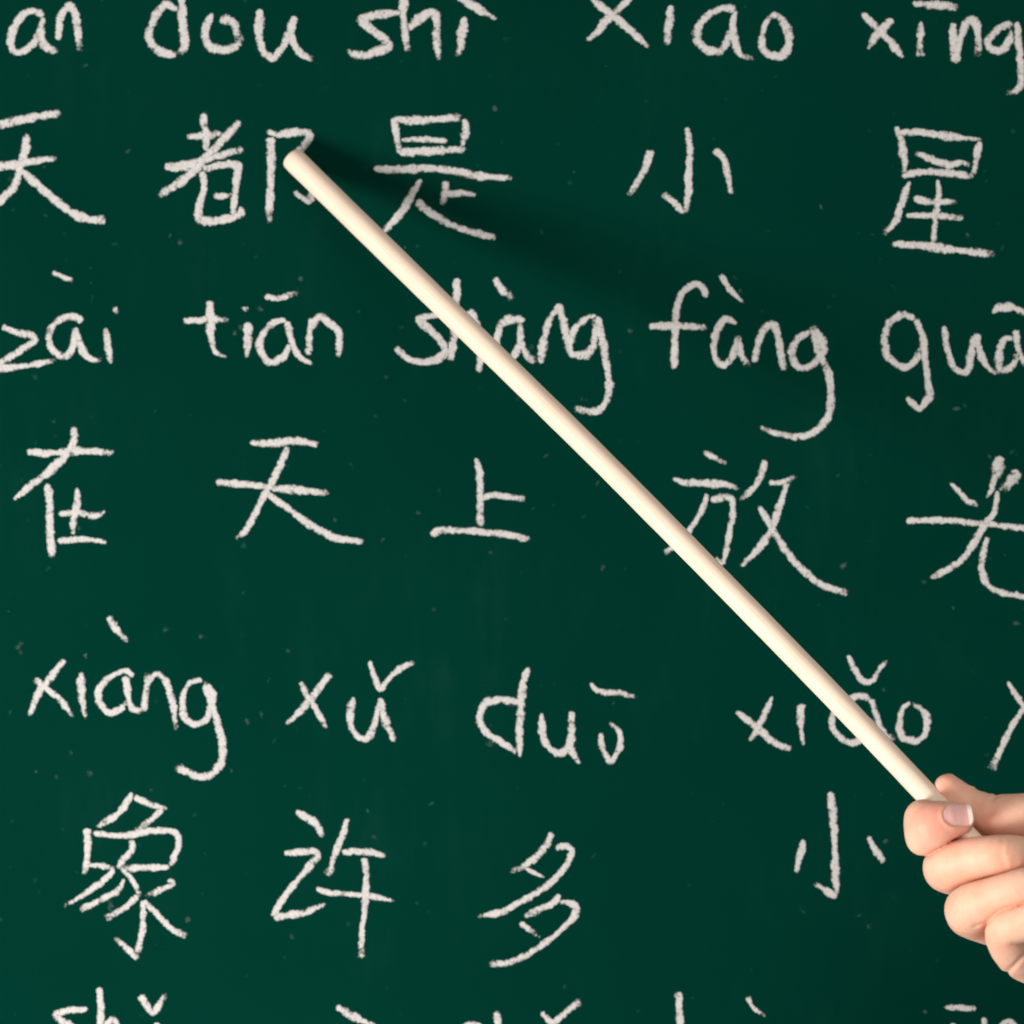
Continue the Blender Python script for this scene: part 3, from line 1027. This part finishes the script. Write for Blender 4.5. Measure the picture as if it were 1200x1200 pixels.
# press the nail beds into the skin and raise the folds round them
for fr, L, w in NAILS:
    u, v, d = nail_local(fr, hv)
    ok = (d > 2) & (u > -8) & (u < L + 8) & (np.abs(v) < w + 8)
    half = nail_half(u, L, w)
    ou = np.linspace(0, L, 90)
    oh = nail_half(ou, L, w)
    dist = np.full(len(u), 99.0)
    kk = np.where(ok)[0]
    dist[kk] = np.sqrt(((u[kk, None] - ou)**2 + (np.abs(v[kk, None]) - oh)**2).min(1))
    inside = np.where((u > 0) & (u < L) & (np.abs(v) < half), dist, -dist)
    wall = np.exp(-((inside + 2.2) / 2.2)**2) * np.clip(1.2 - np.clip(u / L, 0, 1), 0.25, 1)
    bed = np.clip(inside / 2.0, 0, 1)
    disp = np.where(ok, 1.5 * wall - 1.4 * bed, 0)
    hv = hv + disp[:, None] * fr['n']

HW = np.array([P(*p) for p in hv])
horg = np.array(P(1300, 1060, H0 - 80))
hand = mesh_obj('hand', HW - horg, hf, M_SKIN, None, True)
hand.location = horg
hand['label'] = 'light-skinned right hand with curled fingers gripping the wooden pointer'
hand['category'] = 'hand'
bl = np.zeros(len(hv))


def blush(c, r, k):
    global bl
    q = hv - np.array([c[0], c[1], H0 + c[2]])
    bl = np.maximum(bl, k * np.exp(-(q * q).sum(1) / (r * r)))


blush((1094, 962, 60), 26, 0.80)
blush((1118, 978, 44), 19, 0.6)
blush((1116, 910, -10), 18, 0.45)
blush((1145, 1082, 10), 18, 0.45)
blush((1190, 1108, 20), 20, 0.32)
blush((1190, 995, 30), 16, 0.35)
blush((1085, 1005, 20), 12, 0.25)
blush((1092, 1030, 20), 22, 0.25)
blush((1115, 1082, 30), 22, 0.28)
blush((1164, 1105, 50), 22, 0.25)
blush((1150, 962, 0), 26, 0.35)
at = hand.data.attributes.new('blush', 'FLOAT', 'POINT')
at.data.foreach_set('value', bl.astype(np.float32))


def surface(fr, u, v):
    """height of the finger surface above the nail frame at (u, v)"""
    base = fr['o'] + u * fr['t'] + v * fr['b']
    lo_, hi_ = -10.0, 60.0
    d = np.linspace(hi_, lo_, 141)
    pts = (base + d[:, None] * fr['n']).astype(np.float32)
    f = chains_d(pts, FINGERS[fr['finger']], 9.0)
    k = np.argmax(f < 0)
    if f[k] >= 0:
        return None
    if k == 0:
        return d[0]
    return d[k - 1] + (d[k] - d[k - 1]) * f[k - 1] / (f[k - 1] - f[k])


def nail_patch(fr, L, w, u0, u1, lift):
    nu, nv = 18, 15
    top, V = [], []
    cent = [surface(fr, u, 0.0) for u in np.linspace(0, L, 25)]
    cu = np.linspace(0, L, 25)
    okc = [i for i, c in enumerate(cent) if c is not None]
    for i in range(nu):
        u = u0 + (u1 - u0) * i / (nu - 1)
        hw = float(nail_half(np.array(u), L, w))
        c0 = float(np.interp(min(u, L * 0.78), cu[okc], [cent[k] for k in okc]))
        for j in range(nv):
            s = -1 + 2 * j / (nv - 1)
            # a plate with its own transverse curve, resting on the finger
            z = c0 + lift - 0.30 * (hw * s)**2 / w * 1.05
            q = surface(fr, min(u, L * 0.8), hw * s)
            if q is not None:
                z = 0.45 * z + 0.55 * (q + lift)
            V.append(fr['o'] + u * fr['t'] + hw * s * fr['b'] + z * fr['n'])
    n = len(V)
    V = V + [p - 2.0 * fr['n'] for p in V]
    F = []
    for i in range(nu - 1):
        for j in range(nv - 1):
            a = i * nv + j
            F.append((a, a + nv, a + nv + 1, a + 1))
            F.append((n + a, n + a + 1, n + a + nv + 1, n + a + nv))
    ring = [j for j in range(nv)] + [i * nv + nv - 1 for i in range(1, nu)] + [(nu - 1) * nv + j for j in range(nv - 2, -1, -1)] + [i * nv for i in range(nu - 2, 0, -1)]
    for a, b in zip(ring, ring[1:] + ring[:1]):
        F.append((a, b, n + b, n + a))
    return np.array([P(*p) for p in V]), F


for fr, L, w in NAILS:
    V, F = nail_patch(fr, L, w, 0.0, L * 0.86, 0.1)
    nl = mesh_obj('fingernail', V - horg, F, M_NAIL, hand, True)
    V, F = nail_patch(fr, L, w, L * 0.855, L * 1.0, 0.25)
    nt_ = mesh_obj('nail_edge', V - horg, F, M_NAILTIP, nl, True)
